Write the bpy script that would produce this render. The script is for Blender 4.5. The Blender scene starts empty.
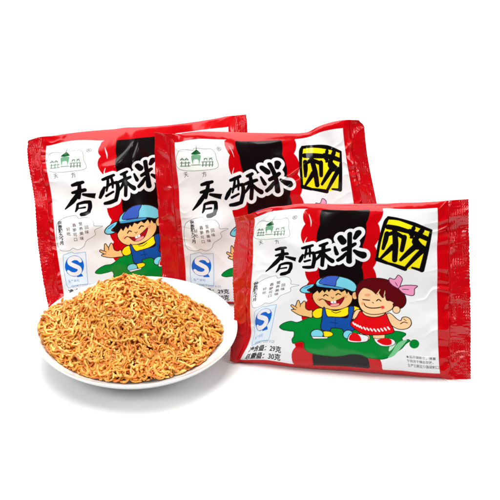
# Three foil snack packets and a plate heaped with crisp fried noodles on a white studio table.
# Units: 1 Blender unit = 100 mm; all tables below are in millimetres.
import bpy, math, random
import numpy as np
random.seed(7); rng = np.random.default_rng(11)
S = bpy.context.scene; COL = S.collection
K = 0.01

# ---------------------------------------------------------------- print artwork of the packets (mm on the flat film)
ART = [
 ('P','red',[(41.24,118),(39.36,117.12),(38.92,115.19),(38.76,113.25),(38.92,111.31),(39.36,109.38),(40.09,107.44),(41.24,105.5),(40.09,103.56),(39.36,101.62),(38.92,99.69),(38.76,97.75),(38.92,95.81),(39.36,93.88),(40.09,91.94),(41.24,90.0),(40.09,88.06),(39.36,86.12),(38.92,84.19),(38.76,82.25),(38.92,80.31),(39.36,78.38),(40.09,76.44),(41.24,74.5),(40.09,72.56),(39.36,70.62),(38.92,68.69),(38.76,66.75),(38.92,64.81),(39.36,62.88),(40.09,60.94),(41.24,59.0),(40.09,57.06),(39.36,55.12),(38.92,53.19),(38.76,51.25),(38.92,49.31),(39.36,47.38),(40.09,45.44),(41.24,43.5),(40.09,41.56),(39.36,39.62),(38.92,37.69),(38.76,35.75),(38.92,33.81),(39.36,31.88),(40.09,29.94),(41.24,28.0),(40.09,26.06),(39.36,24.12),(38.92,22.19),(38.76,20.25),(38.92,18.31),(39.36,16.38),(40.09,14.44),(41.24,12.5),(40.09,10.56),(39.36,8.62),(38.92,6.69),(38.76,4.75),(38.92,2.81),(39.36,0.88),(40,0),(91,0),(90.64,0.88),(91.08,2.81),(91.24,4.75),(91.08,6.69),(90.64,8.62),(89.91,10.56),(88.76,12.5),(89.91,14.44),(90.64,16.38),(91.08,18.31),(91.24,20.25),(91.08,22.19),(90.64,24.12),(89.91,26.06),(88.76,28.0),(89.91,29.94),(90.64,31.88),(91.08,33.81),(91.24,35.75),(91.08,37.69),(90.64,39.62),(89.91,41.56),(88.76,43.5),(89.91,45.44),(90.64,47.38),(91.08,49.31),(91.24,51.25),(91.08,53.19),(90.64,55.12),(89.91,57.06),(88.76,59.0),(89.91,60.94),(90.64,62.88),(91.08,64.81),(91.24,66.75),(91.08,68.69),(90.64,70.62),(89.91,72.56),(88.76,74.5),(89.91,76.44),(90.64,78.38),(91.08,80.31),(91.24,82.25),(91.08,84.19),(90.64,86.12),(89.91,88.06),(88.76,90.0),(89.91,91.94),(90.64,93.88),(91.08,95.81),(91.24,97.75),(91.08,99.69),(90.64,101.62),(89.91,103.56),(88.76,105.5),(89.91,107.44),(90.64,109.38),(91.08,111.31),(91.24,113.25),(91.08,115.19),(90.64,117.12),(91,118)],0,None,0.2),
 ('P','bk',[(51,117.6),(49.7,117.12),(49.49,115.19),(49.42,113.25),(49.49,111.31),(49.7,109.38),(50.04,107.44),(50.58,105.5),(50.04,103.56),(49.7,101.62),(49.49,99.69),(49.42,97.75),(49.49,95.81),(49.7,93.88),(50.04,91.94),(50.58,90.0),(50.04,88.06),(49.7,86.12),(49.49,84.19),(49.42,82.25),(49.49,80.31),(49.7,78.38),(50.04,76.44),(50.58,74.5),(50.04,72.56),(49.7,70.62),(49.49,68.69),(49.42,66.75),(49.49,64.81),(49.7,62.88),(50.04,60.94),(50.58,59.0),(50.04,57.06),(49.7,55.12),(49.49,53.19),(49.42,51.25),(49.49,49.31),(49.7,47.38),(50.04,45.44),(50.58,43.5),(50.04,41.56),(49.7,39.62),(49.49,37.69),(49.42,35.75),(49.49,33.81),(49.7,31.88),(50.04,29.94),(50.58,28.0),(50.04,26.06),(49.7,24.12),(49.49,22.19),(49.42,20.25),(49.49,18.31),(49.7,16.38),(50.04,14.44),(50.58,12.5),(50.04,10.56),(49.7,8.62),(49.49,6.69),(49.42,4.75),(49.49,2.81),(49.7,0.88),(48.5,0),(80,0),(81.8,0.88),(82.01,2.81),(82.08,4.75),(82.01,6.69),(81.8,8.62),(81.46,10.56),(80.92,12.5),(81.46,14.44),(81.8,16.38),(82.01,18.31),(82.08,20.25),(82.01,22.19),(81.8,24.12),(81.46,26.06),(80.92,28.0),(81.46,29.94),(81.8,31.88),(82.01,33.81),(82.08,35.75),(82.01,37.69),(81.8,39.62),(81.46,41.56),(80.92,43.5),(81.46,45.44),(81.8,47.38),(82.01,49.31),(82.08,51.25),(82.01,53.19),(81.8,55.12),(81.46,57.06),(80.92,59.0),(81.46,60.94),(81.8,62.88),(82.01,64.81),(82.08,66.75),(82.01,68.69),(81.8,70.62),(81.46,72.56),(80.92,74.5),(81.46,76.44),(81.8,78.38),(82.01,80.31),(82.08,82.25),(82.01,84.19),(81.8,86.12),(81.46,88.06),(80.92,90.0),(81.46,91.94),(81.8,93.88),(82.01,95.81),(82.08,97.75),(82.01,99.69),(81.8,101.62),(81.46,103.56),(80.92,105.5),(81.46,107.44),(81.8,109.38),(82.01,111.31),(82.08,113.25),(82.01,115.19),(81.8,117.12),(80.5,117.6)],0,None,0.2),
 ('S','wh',[(42.5,113),(44.5,108),(45,104)],[0.1,0.35,0.1]),
 ('S','wh',[(43,96),(41.5,92),(43,88)],[0.1,0.35,0.1]),
 ('P','green',[(26.1,21.31),(28.61,24.08),(33.48,26.43),(37.78,26.71),(41.27,28.83),(46.26,32.24),(57.32,34.1),(71.3,33.81),(88.26,31.21),(98.21,27.56),(102.9,28.68),(106.79,28.78),(110.54,27.8),(110.76,26.28),(108.34,23.76),(109.37,21.54),(112.05,22.92),(113.2,21.86),(110.41,19.7),(107.26,16.0),(103.92,13.48),(100.42,11.01),(97.3,8.62),(92.53,7.0),(86.84,7.06),(82.06,7.31),(77.6,8.81),(73.06,9.12),(68.84,8.76),(64.99,7.54),(60.65,6.61),(57.27,6.74),(53.11,7.37),(49.43,8.44),(47.09,10.05),(45.8,12.03),(45.05,15.53),(42.91,15.91),(40.81,15.01),(39.31,14.47),(37.98,16.37),(38.46,18.49),(37.56,21.0),(34.72,20.62),(32.41,20.34),(29.08,20.12)],1,'dgreen',0.3),
 ('P','lgreen',[(100.22,12.52),(103.82,18.06),(107.45,21.38),(111.37,22.48),(109.82,20.03),(105.81,15.13),(100.7,9.88),(96.58,8.22)],1,None,0.22),
 ('P','lgreen2',[(100.02,17.83),(102.45,22.17),(104.05,19.6),(101.51,15.63),(98.56,13.21)],1,None,0.22),
 ('P','green',[(118.91,20.06),(118.54,18.69),(117.74,17.5),(116.6,16.65),(115.32,16.28),(114.11,16.43),(113.16,17.1),(112.61,18.17),(112.55,19.49),(112.95,20.85),(113.76,22.05),(114.86,22.91),(116.08,23.29),(117.25,23.13),(118.2,22.46),(118.78,21.39)],1,None,0.22),
 ('P','hair',[(41.38,53.62),(46.06,58.31),(61.18,61.48),(73.49,58.19),(73.71,54.51),(71.67,51.49),(70.63,47.69),(69.37,52.58),(67.33,49.07),(45.58,45.55),(44.27,46.74),(43.61,50.01)],1,None,0.22),
 ('P','skin',[(44.58,50.16),(44.15,47.2),(45.66,43.51),(48.53,40.76),(52.63,39.36),(58.17,39.39),(63.96,40.71),(69.26,43.7),(72.24,47.72),(72.95,52.58),(71.32,53.76),(69.69,56.82),(63.29,56.94),(51.83,55.24),(45.96,52.83)],1,'line',0.3),
 ('P','skin',[(77.09,52.61),(76.89,51.47),(76.37,50.46),(75.62,49.74),(74.74,49.41),(73.87,49.52),(73.14,50.06),(72.68,50.96),(72.55,52.07),(72.78,53.22),(73.32,54.25),(74.09,54.98),(74.97,55.3),(75.81,55.17),(76.51,54.61),(76.96,53.71)],1,'line',0.25),
 ('P','skin2',[(75.97,52.66),(75.88,52.13),(75.66,51.65),(75.34,51.32),(74.97,51.17),(74.61,51.23),(74.32,51.49),(74.13,51.92),(74.08,52.44),(74.17,52.98),(74.4,53.45),(74.72,53.79),(75.08,53.93),(75.44,53.87),(75.73,53.61),(75.92,53.18)],1,None,0.22),
 ('P','hair',[(41.06,51.59),(46.02,57.5),(56.38,58.38),(69.78,57.77),(73.3,55.39),(72.36,52.04),(71.04,52.15),(69.71,54.76),(68.42,52.46),(67.26,55.57),(64.31,53.48),(62.22,55.36),(59.39,53.7),(57.08,55.08),(55.02,52.35),(53.86,54.1),(52.1,51.4),(50.66,53.29),(48.46,50.32),(47.2,52.34),(44.63,49.2),(43.42,50.47)],0,None,0.2),
 ('P','skin2',[(50.29,45.9),(50.2,45.46),(49.9,45.05),(49.42,44.73),(48.84,44.54),(48.24,44.52),(47.71,44.67),(47.34,44.96),(47.18,45.36),(47.26,45.8),(47.56,46.22),(48.05,46.55),(48.64,46.74),(49.24,46.76),(49.77,46.61),(50.13,46.31)],1,None,0.22),
 ('P','skin2',[(68.8,50.65),(68.64,50.21),(68.21,49.79),(67.59,49.46),(66.86,49.28),(66.14,49.26),(65.54,49.41),(65.14,49.71),(65.02,50.12),(65.18,50.57),(65.61,50.99),(66.23,51.32),(66.96,51.51),(67.68,51.53),(68.28,51.37),(68.67,51.06)],1,None,0.22),
 ('P','mouth',[(52.27,45.78),(55.1,45.15),(58.32,45.68),(61.75,47.32),(66.23,50.02),(64.7,46.12),(62.4,43.33),(58.69,41.77),(55.38,42.31),(53.79,43.75)],1,'line',0.25),
 ('P','wh',[(56.29,45.35),(59.99,46.49),(60.26,44.8),(58.45,44.06),(56.64,44.04)],0,None,0.1),
 ('P','pink',[(56.18,42.35),(58.48,43.8),(62.3,44.67),(61.97,43.18),(58.68,41.86)],1,None,0.22),
 ('S','line',[(48.79,44.99),(50.65,46.25),(52.28,45.6)],[0.298,0.298,0.298]),
 ('S','line',[(51.4,48.62),(52.66,50.06),(54.29,49.38)],[0.426,0.426,0.426]),
 ('S','line',[(60.05,50.77),(61.75,52.16),(63.53,51.67)],[0.426,0.426,0.426]),
 ('S','line',[(56.74,48.56),(57.58,47.77),(58.42,48.64)],[0.256,0.256,0.256]),
 ('S','line',[(58.32,45.68),(58.52,44.17)],[0.17,0.17]),
 ('P','cyan',[(46.19,57.53),(47.06,60.47),(49.46,62.65),(53.73,64.96),(58.55,66.56),(64.08,66.47),(70.54,65.18),(75.17,62.25),(76.63,58.52),(75.37,55.81),(72.36,55.28),(67.84,56.78),(60.69,57.74),(53.72,57.69),(48.55,56.89)],1,'line',0.35),
 ('P','blue',[(49.97,61.71),(54.18,65.03),(58.54,66.46),(64.05,66.28),(61.58,62.51),(60.13,58.24),(54.19,58.16),(48.91,58.54)],1,'line',0.25),
 ('S','line',[(47.69,56.76),(54.59,57.82),(61.58,57.67),(67.84,56.78),(72.36,55.28)],[0.341,0.341,0.341,0.341,0.341]),
 ('P','cyan2',[(47.72,57.36),(54.57,57.62),(60.67,57.54),(66.04,57.11),(65.03,56.22),(57.0,56.04),(47.66,56.06)],1,None,0.22),
 ('P','cyan',[(35.44,51.38),(37.15,54.1),(41.31,56.62),(45.0,57.55),(43.86,54.98),(40.38,51.99),(43.19,50.33),(39.58,49.39),(36.93,49.63)],1,'line',0.35),
 ('P','cyan2',[(37.63,53.14),(40.9,55.56),(43.01,56.06),(40.13,53.45)],1,None,0.22),
 ('P','skin',[(45.42,36.86),(46.42,31.96),(43.18,31.65),(38.79,31.68),(35.25,32.58),(32.07,34.04),(32.64,34.99),(33.69,35.21),(31.12,37.38),(31.9,38.59),(34.06,37.63),(34.75,42.21),(35.83,42.58),(37.23,39.94),(39.04,42.74),(40.28,41.92),(41.01,37.74),(43.31,36.44)],1,'line',0.3),
 ('S','line',[(34.06,37.63),(35.41,36.58)],[0.256,0.256]),
 ('S','line',[(37.23,39.94),(37.28,37.89)],[0.256,0.256]),
 ('S','line',[(33.69,35.21),(35.05,35.04)],[0.256,0.256]),
 ('P','yel',[(45.93,35.69),(48.11,38.55),(51.21,39.46),(52.18,37.27),(51.95,33.23),(48.98,31.88),(46.73,32.88)],1,'line',0.3),
 ('P','yel',[(53.54,39.51),(60.69,39.08),(69.47,43.19),(69.59,37.52),(63.67,34.98),(55.58,34.32)],1,'line',0.25),
 ('P','yel',[(73.51,44.0),(77.79,43.63),(77.64,41.82),(74.1,40.05)],1,'line',0.2),
 ('P','ovl',[(51.9,38.35),(52.85,40.28),(55.28,34.61),(58.58,34.43),(63.39,34.94),(69.58,35.76),(69.91,43.07),(73.87,43.59),(73.4,38.18),(72.09,31.86),(74.99,27.37),(67.59,25.12),(65.57,26.97),(59.43,26.78),(58.29,24.49),(53.16,25.2),(52.55,31.82)],1,'line',0.3),
 ('S','dblue',[(58.3,30.57),(62.98,30.59)],[0.256,0.256]),
 ('S','dblue',[(60.99,34.35),(61.5,27.19)],[0.17,0.17]),
 ('P','skin3',[(73.97,40.21),(77.69,42.45),(78.96,40.63),(75.81,35.82),(72.88,35.03)],1,'line',0.25),
 ('S','line',[(57.93,38.21),(60.88,37.53),(64.11,39.14)],[0.256,0.256,0.256]),
 ('P','yel',[(54.58,23.76),(58.16,24.31),(60.21,23.27),(60.03,21.58),(56.99,20.24),(55.32,20.58)],1,'line',0.25),
 ('P','cyan',[(54.85,22.0),(54.68,20.75),(54.0,19.65),(52.93,18.86),(51.66,18.51),(50.34,18.63),(49.16,19.19),(48.26,20.09),(47.8,21.2),(47.85,22.38),(48.45,23.46),(49.5,24.29),(50.86,24.71),(52.29,24.66),(53.56,24.13),(54.46,23.19)],1,'line',0.3),
 ('P','wh',[(48.27,19.82),(54.14,20.23),(57.6,20.35),(57.24,19.16),(49.83,18.35)],0,'line',0.2),
 ('P','cyan',[(73.67,23.74),(73.29,22.5),(72.4,21.39),(71.15,20.59),(69.76,20.22),(68.47,20.35),(67.43,20.93),(66.78,21.88),(66.58,23.04),(66.87,24.25),(67.62,25.34),(68.76,26.13),(70.12,26.51),(71.5,26.42),(72.68,25.86),(73.45,24.92)],1,'line',0.3),
 ('P','skin3',[(78.98,25.15),(85.32,25.24),(86.0,21.07),(78.98,20.84)],1,'line',0.25),
 ('P','skin3',[(89.36,25.59),(96.74,26.69),(96.52,22.25),(89.95,21.49)],1,'line',0.25),
 ('P','skin3',[(98.08,39.45),(99.99,41.95),(102.39,41.12),(105.66,38.04),(108.11,36.99),(109.29,39.43),(111.95,40.1),(114.28,38.62),(114.74,34.83),(112.4,31.62),(107.76,30.35),(103.27,31.99),(100.03,35.2)],1,'line',0.3),
 ('S','line',[(107.89,34.52),(110.15,36.11),(112.34,35.68)],[0.298,0.298,0.298]),
 ('S','line',[(110.18,38.45),(111.49,37.3)],[0.248,0.248]),
 ('P','skin3',[(73.3,36.84),(75.85,41.83),(79.72,41.76),(78.73,37.49),(75.0,34.47)],1,'line',0.25),
 ('P','skin3',[(81.91,42.01),(96.54,43.51),(96.41,38.77),(90.56,37.17),(83.09,37.97)],1,None,0.22),
 ('P','dress',[(79.18,41.39),(83.29,38.51),(90.54,38.0),(96.59,40.16),(98.15,41.77),(100.51,35.98),(103.73,29.15),(101.24,26.82),(92.61,25.12),(82.03,24.73),(75.6,27.47),(71.59,31.51),(76.04,36.14)],1,'line',0.3),
 ('S','wh',[(73.67,32.27),(74.98,30.98)],[0.547,0.547]),
 ('S','wh',[(75.5,31.45),(76.81,30.16)],[0.547,0.547]),
 ('S','wh',[(77.34,30.83),(78.65,29.53)],[0.547,0.547]),
 ('S','wh',[(79.3,30.22),(80.6,28.91)],[0.547,0.547]),
 ('S','wh',[(82.02,29.67),(83.32,28.35)],[0.547,0.547]),
 ('S','wh',[(84.52,29.4),(85.8,28.07)],[0.547,0.547]),
 ('S','wh',[(87.09,29.23),(88.35,27.89)],[0.547,0.547]),
 ('S','wh',[(89.81,29.16),(91.04,27.81)],[0.547,0.547]),
 ('S','wh',[(92.47,29.39),(93.66,28.02)],[0.547,0.547]),
 ('S','wh',[(94.86,29.91),(96.02,28.53)],[0.547,0.547]),
 ('S','wh',[(97.21,30.52),(98.33,29.14)],[0.547,0.547]),
 ('S','wh',[(99.52,31.35),(100.62,29.96)],[0.547,0.547]),
 ('P','skin3',[(79.06,58.61),(77.33,53.09),(77.66,46.77),(80.81,41.89),(87.35,39.88),(95.58,41.11),(101.6,44.3),(103.73,48.38),(104.09,54.65),(96.24,60.14),(87.23,61.45)],1,'line',0.3),
 ('P','hair2',[(76.38,50.85),(75.72,56.12),(77.38,60.58),(80.15,64.03),(85.27,66.09),(94.11,67.13),(101.87,65.21),(107.68,60.1),(111.08,55.26),(111.32,50.11),(108.38,46.19),(104.23,46.33),(103.06,48.84),(103.99,49.65),(101.3,51.07),(98.58,51.34),(97.32,55.28),(95.98,52.87),(94.15,54.57),(92.61,56.93),(91.52,54.74),(88.23,57.36),(85.14,58.65),(81.82,59.09),(79.19,56.7),(77.56,53.65)],1,'line',0.3),
 ('S','skin3',[(90.29,53.9),(92.31,56.17),(93.78,58.9)],[0.099,0.398,0.099]),
 ('S','skin3',[(96.36,53.94),(97.11,56.09),(97.26,58.17)],[0.099,0.348,0.099]),
 ('P','skin3',[(107.85,45.09),(107.66,44.03),(107.13,43.09),(106.33,42.43),(105.38,42.13),(104.42,42.25),(103.6,42.77),(103.04,43.6),(102.83,44.63),(103.01,45.69),(103.56,46.62),(104.37,47.29),(105.33,47.58),(106.29,47.46),(107.11,46.95),(107.65,46.12)],1,'line',0.25),
 ('S','line',[(80.97,50.11),(86.13,50.13)],[0.398,0.398]),
 ('S','line',[(91.36,50.13),(92.88,51.32),(94.62,50.24)],[0.398,0.398,0.398]),
 ('S','line',[(81.84,47.46),(83.16,45.5),(86.19,44.57),(90.93,44.85),(95.7,46.05)],[0.398,0.398,0.398,0.398,0.398]),
 ('S','line',[(88.26,48.77),(89.1,48.23)],[0.298,0.298]),
 ('P','cheek',[(97.2,45.88),(97.1,45.43),(96.83,45.03),(96.42,44.74),(95.92,44.61),(95.42,44.64),(95.0,44.85),(94.71,45.2),(94.6,45.63),(94.69,46.08),(94.97,46.48),(95.39,46.77),(95.88,46.91),(96.38,46.87),(96.8,46.66),(97.09,46.31)],1,None,0.22),
 ('P','skin2',[(81.84,47.25),(81.76,46.84),(81.52,46.47),(81.17,46.2),(80.75,46.08),(80.33,46.11),(79.97,46.29),(79.73,46.61),(79.65,47.0),(79.73,47.41),(79.97,47.78),(80.32,48.05),(80.74,48.18),(81.16,48.15),(81.52,47.96),(81.75,47.64)],1,None,0.22),
 ('P','skin2',[(86.87,54.09),(86.69,53.67),(86.19,53.28),(85.44,52.98),(84.54,52.81),(83.65,52.79),(82.88,52.94),(82.38,53.23),(82.21,53.62),(82.39,54.04),(82.91,54.44),(83.67,54.75),(84.56,54.92),(85.45,54.92),(86.2,54.77),(86.7,54.48)],1,None,0.22),
 ('P','bow',[(105.8,60.76),(101.96,62.88),(99.95,65.56),(100.34,67.81),(103.68,67.27),(105.86,70.55),(108.68,68.09),(107.92,64.2),(106.91,61.06)],1,'line2',0.3),
 ('P','bow',[(106.72,61.25),(110.33,63.38),(118.3,63.72),(116.8,61.06),(116.26,56.52),(111.41,56.73),(107.9,58.89)],1,'line2',0.3),
 ('S','line2',[(105.75,62.49),(104.25,64.9)],[0.248,0.248]),
 ('S','line2',[(109.05,60.43),(113.12,60.56)],[0.248,0.248]),
 ('P','wh',[(69.52,20.29),(72.21,24.47),(79.97,24.37),(85.1,23.52),(85.17,21.32),(83.38,19.39),(75.1,18.0),(69.96,18.41)],1,'line',0.25),
 ('P','dress',[(70.31,19.93),(71.44,23.08),(74.45,24.96),(78.05,23.74),(79.69,20.82),(78.54,19.21),(72.58,19.0)],1,None,0.22),
 ('P','wh',[(89.77,22.43),(91.93,22.15),(99.3,23.1),(103.07,21.98),(103.5,19.26),(100.18,17.23),(94.82,16.97),(90.91,19.41)],1,'line',0.2),
 ('P','dress',[(91.87,20.99),(96.75,22.93),(101.18,22.31),(100.99,18.65),(97.22,17.72),(93.81,18.97)],1,None,0.22),
 ('S','ink',[(26.25,87.44),(22.23,86.92),(18.02,86.32)],[1.085,1.534,1.085]),
 ('S','ink',[(23.58,87.08),(22.26,82.25),(20.79,77.57)],[1.197,1.647,1.422]),
 ('S','ink',[(16.93,81.26),(21.03,81.59),(26.16,82.0)],[0.972,1.534,1.31]),
 ('S','ink',[(20.95,79.98),(15.7,75.04),(9.77,69.91)],[1.647,1.76,0.522]),
 ('S','ink',[(24.26,79.14),(28.33,77.98),(32.14,77.06)],[0.972,1.534,1.872]),
 ('S','ink',[(19.18,72.78),(18.34,69.8),(17.08,67.79)],[0.972,1.085,0.634]),
 ('S','ink',[(19.99,73.18),(24.02,73.75),(27.56,73.45)],[0.972,1.197,1.31]),
 ('S','ink',[(27.71,73.28),(27.43,69.83),(25.85,66.37)],[1.422,1.534,1.31]),
 ('S','ink',[(19.49,69.87),(24.12,70.1)],[0.522,0.747]),
 ('S','ink',[(20.96,65.23),(23.38,65.53),(26.24,66.58)],[1.422,1.534,1.31]),
 ('S','wh',[(39.34,87.45),(42.92,88.52),(47.17,90.09)],[3.242,3.561,3.242]),
 ('S','wh',[(39.13,81.83),(37.15,78.6),(35.22,75.56)],[3.135,3.774,3.348]),
 ('S','wh',[(42.69,87.74),(41.76,83.76),(40.11,79.3)],[3.135,3.242,2.922]),
 ('S','wh',[(45.07,88.68),(45.11,85.1),(44.49,80.92)],[3.135,3.242,2.922]),
 ('S','wh',[(40.31,81.78),(44.64,83.9),(47.98,84.22)],[3.029,3.242,3.561]),
 ('S','wh',[(48.14,83.95),(47.8,79.0),(45.65,72.56)],[3.561,3.774,3.668]),
 ('S','wh',[(39.35,75.9),(44.45,78.07)],[3.135,3.029]),
 ('S','wh',[(37.87,70.95),(41.63,71.26),(45.6,72.24)],[3.348,3.668,3.561]),
 ('S','wh',[(52.31,89.95),(54.76,90.62),(57.13,91.89)],[3.242,3.668,3.242]),
 ('S','wh',[(49.19,84.34),(53.92,85.76),(59.06,87.17)],[3.242,3.668,3.348]),
 ('S','wh',[(54.76,90.62),(54.53,83.19),(52.95,74.5)],[3.668,3.774,3.668]),
 ('S','wh',[(53.47,84.27),(51.15,81.11),(48.56,78.1)],[3.561,3.348,2.816]),
 ('S','wh',[(55.39,83.69),(57.93,80.52),(60.49,78.56)],[3.348,3.774,4.094]),
 ('S','wh',[(62.53,89.01),(63.22,86.64),(64.08,84.25)],[3.135,3.561,3.774]),
 ('S','wh',[(65.64,95.58),(67.86,93.04)],[4.413,4.626]),
 ('S','wh',[(76.8,98.95),(75.38,95.8)],[4.52,3.774]),
 ('S','wh',[(68.15,87.02),(71.95,88.8),(75.77,91.28)],[3.561,3.881,3.561]),
 ('S','wh',[(71.41,98.42),(72.57,88.97),(72.36,78.77)],[3.881,3.881,4.307]),
 ('S','wh',[(70.66,84.76),(67.6,81.36),(64.58,79.13)],[3.348,3.774,3.561]),
 ('S','wh',[(75.85,86.51),(78.83,84.41),(81.77,83.29)],[3.348,4.2,4.733]),
 ('S','ink',[(39.34,87.45),(42.92,88.52),(47.17,90.09)],[1.027,1.346,1.027]),
 ('S','ink',[(39.13,81.83),(37.15,78.6),(35.22,75.56)],[0.92,1.559,1.133]),
 ('S','ink',[(42.69,87.74),(41.76,83.76),(40.11,79.3)],[0.92,1.027,0.707]),
 ('S','ink',[(45.07,88.68),(45.11,85.1),(44.49,80.92)],[0.92,1.027,0.707]),
 ('S','ink',[(40.31,81.78),(44.64,83.9),(47.98,84.22)],[0.814,1.027,1.346]),
 ('S','ink',[(48.14,83.95),(47.8,79.0),(45.65,72.56)],[1.346,1.559,1.453]),
 ('S','ink',[(39.35,75.9),(44.45,78.07)],[0.92,0.814]),
 ('S','ink',[(37.87,70.95),(41.63,71.26),(45.6,72.24)],[1.133,1.453,1.346]),
 ('S','ink',[(52.31,89.95),(54.76,90.62),(57.13,91.89)],[1.027,1.453,1.027]),
 ('S','ink',[(49.19,84.34),(53.92,85.76),(59.06,87.17)],[1.027,1.453,1.133]),
 ('S','ink',[(54.76,90.62),(54.53,83.19),(52.95,74.5)],[1.453,1.559,1.453]),
 ('S','ink',[(53.47,84.27),(51.15,81.11),(48.56,78.1)],[1.346,1.133,0.601]),
 ('S','ink',[(55.39,83.69),(57.93,80.52),(60.49,78.56)],[1.133,1.559,1.879]),
 ('S','ink',[(62.53,89.01),(63.22,86.64),(64.08,84.25)],[0.92,1.346,1.559]),
 ('S','ink',[(65.64,95.58),(67.86,93.04)],[2.198,2.411]),
 ('S','ink',[(76.8,98.95),(75.38,95.8)],[2.305,1.559]),
 ('S','ink',[(68.15,87.02),(71.95,88.8),(75.77,91.28)],[1.346,1.666,1.346]),
 ('S','ink',[(71.41,98.42),(72.57,88.97),(72.36,78.77)],[1.666,1.666,2.092]),
 ('S','ink',[(70.66,84.76),(67.6,81.36),(64.58,79.13)],[1.133,1.559,1.346]),
 ('S','ink',[(75.85,86.51),(78.83,84.41),(81.77,83.29)],[1.133,1.985,2.518]),
 ('P','yel2',[(95.3,109.67),(103.1,108.87),(114.69,105.72),(125.95,101.15),(124.2,91.78),(120.44,75.37),(110.02,75.37),(97.75,78.46),(91.02,81.06),(91.8,94.63),(93.45,106.37)],0,None,0.2),
 ('S','ink',[(95.3,109.67),(103.08,109.05),(114.69,105.89),(125.94,101.61)],[1.355,1.048,1.457,0.946]),
 ('S','ink',[(125.75,100.61),(123.87,90.2),(120.81,75.39)],[0.946,1.457,1.661]),
 ('S','ink',[(120.45,75.2),(114.67,76.6)],[1.15,0.741]),
 ('S','ink',[(110.02,75.37),(103.48,77.19),(97.75,78.46)],[1.559,1.252,0.946]),
 ('S','ink',[(97.75,78.46),(91.04,80.81)],[1.15,1.559]),
 ('S','ink',[(90.84,81.47),(91.8,94.63),(93.69,106.38),(95.3,109.67)],[0.946,1.048,1.457,1.15]),
 ('S','ink',[(95.78,103.15),(102.77,102.33),(110.43,100.81)],[1.764,1.866,1.559]),
 ('S','ink',[(95.72,98.4),(95.29,93.9),(94.33,88.35)],[1.764,1.764,1.15]),
 ('S','ink',[(100.81,100.7),(102.25,91.81),(102.75,81.11)],[1.866,2.07,1.866]),
 ('S','ink',[(96.57,98.02),(101.39,99.08),(108.33,96.1)],[1.355,1.457,1.457]),
 ('S','ink',[(107.95,96.64),(106.92,88.11)],[1.866,1.559]),
 ('S','ink',[(100.66,90.1),(97.11,85.85),(93.67,81.75)],[1.866,1.457,0.946]),
 ('S','ink',[(111.45,100.96),(113.32,97.81),(112.52,96.96)],[1.764,1.355,0.946]),
 ('S','ink',[(111.89,100.73),(117.48,98.85),(123.38,96.51)],[1.559,1.764,1.559]),
 ('S','ink',[(119.99,101.72),(116.72,97.22),(115.21,94.19)],[1.764,1.866,1.764]),
 ('S','ink',[(114.1,103.16),(112.41,98.97)],[1.559,1.355]),
 ('S','ink',[(115.58,95.17),(118.67,91.44),(121.54,90.22)],[2.173,2.377,1.764]),
 ('S','ink',[(117.0,92.1),(111.56,86.87),(106.75,81.42)],[2.07,1.764,1.15]),
 ('S','ink',[(121.79,89.68),(115.89,83.18),(110.88,76.79)],[1.866,1.661,1.15]),
 ('S','ink',[(115.21,94.19),(117.21,91.33)],[1.968,2.377]),
 ('P','pale',[(3.37,111.62),(14.36,110.01),(15.84,111.11),(20.07,110.75),(23.41,110.15),(27.9,110.27),(30.27,107.87),(30.64,103.59),(29.15,95.97),(2.12,98.83)],1,'grn',0.16),
 ('S','grn',[(17.8,112.61),(17.38,109.58)],[0.24,0.36]),
 ('P','dgreen',[(13.26,107.34),(15.54,109.16),(17.57,110.0),(19.17,108.77),(20.22,106.73)],1,None,0.22),
 ('P','mgreen',[(13.82,106.82),(19.87,106.1),(19.65,103.64),(17.81,100.12),(17.87,103.07),(14.48,103.52),(13.43,100.72),(12.85,104.41)],1,None,0.22),
 ('S','grn',[(4.75,103.65),(4.05,100.81)],[0.36,0.36]),
 ('S','grn',[(7.92,103.18),(7.18,100.4)],[0.36,0.36]),
 ('S','grn',[(10.46,102.77),(9.7,100.02)],[0.36,0.36]),
 ('S','grn',[(21.12,101.35),(20.42,98.54)],[0.36,0.36]),
 ('S','grn',[(23.39,101.16),(22.73,98.29)],[0.36,0.36]),
 ('S','grn',[(25.84,100.98),(25.21,98.06)],[0.36,0.36]),
 ('S','grn',[(27.82,100.85),(27.22,97.89)],[0.36,0.36]),
 ('S','grn',[(3.51,103.04),(11.37,102.09)],[0.264,0.264]),
 ('S','grn',[(20.2,101.44),(28.29,101.04)],[0.264,0.264]),
 ('S','grn',[(3.81,105.21),(6.9,104.97)],[0.264,0.264]),
 ('S','grn',[(7.51,104.66),(10.49,104.37)],[0.264,0.264]),
 ('S','grn',[(22.17,103.43),(24.56,103.51)],[0.264,0.264]),
 ('S','grn',[(25.68,103.57),(28.02,103.7)],[0.264,0.264]),
 ('S','grn',[(3.19,100.9),(11.24,100.0)],[0.264,0.264]),
 ('S','grn',[(19.84,99.35),(28.0,98.82)],[0.264,0.264]),
 ('S','grn',[(12.09,100.4),(18.94,99.66)],[0.264,0.264]),
 ('S','grn',[(4.03,104.96),(5.48,106.08),(6.58,104.59)],[0.3,0.3,0.3]),
 ('S','grn',[(7.6,104.42),(9.09,105.47),(10.16,104.0)],[0.3,0.3,0.3]),
 ('S','grn',[(22.0,102.46),(23.35,103.69),(24.25,102.31)],[0.3,0.3,0.3]),
 ('S','grn',[(25.58,102.22),(26.89,103.51),(27.78,102.1)],[0.3,0.3,0.3]),
 ('P','qbox',[(4.32,35.78),(11.3,38.17),(12.91,36.94),(21.13,37.79),(20.64,27.14),(19.7,12.81),(12.26,12.66),(4.45,10.87),(3.31,13.21),(3.01,24.03)],0,'lblue',0.22),
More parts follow.
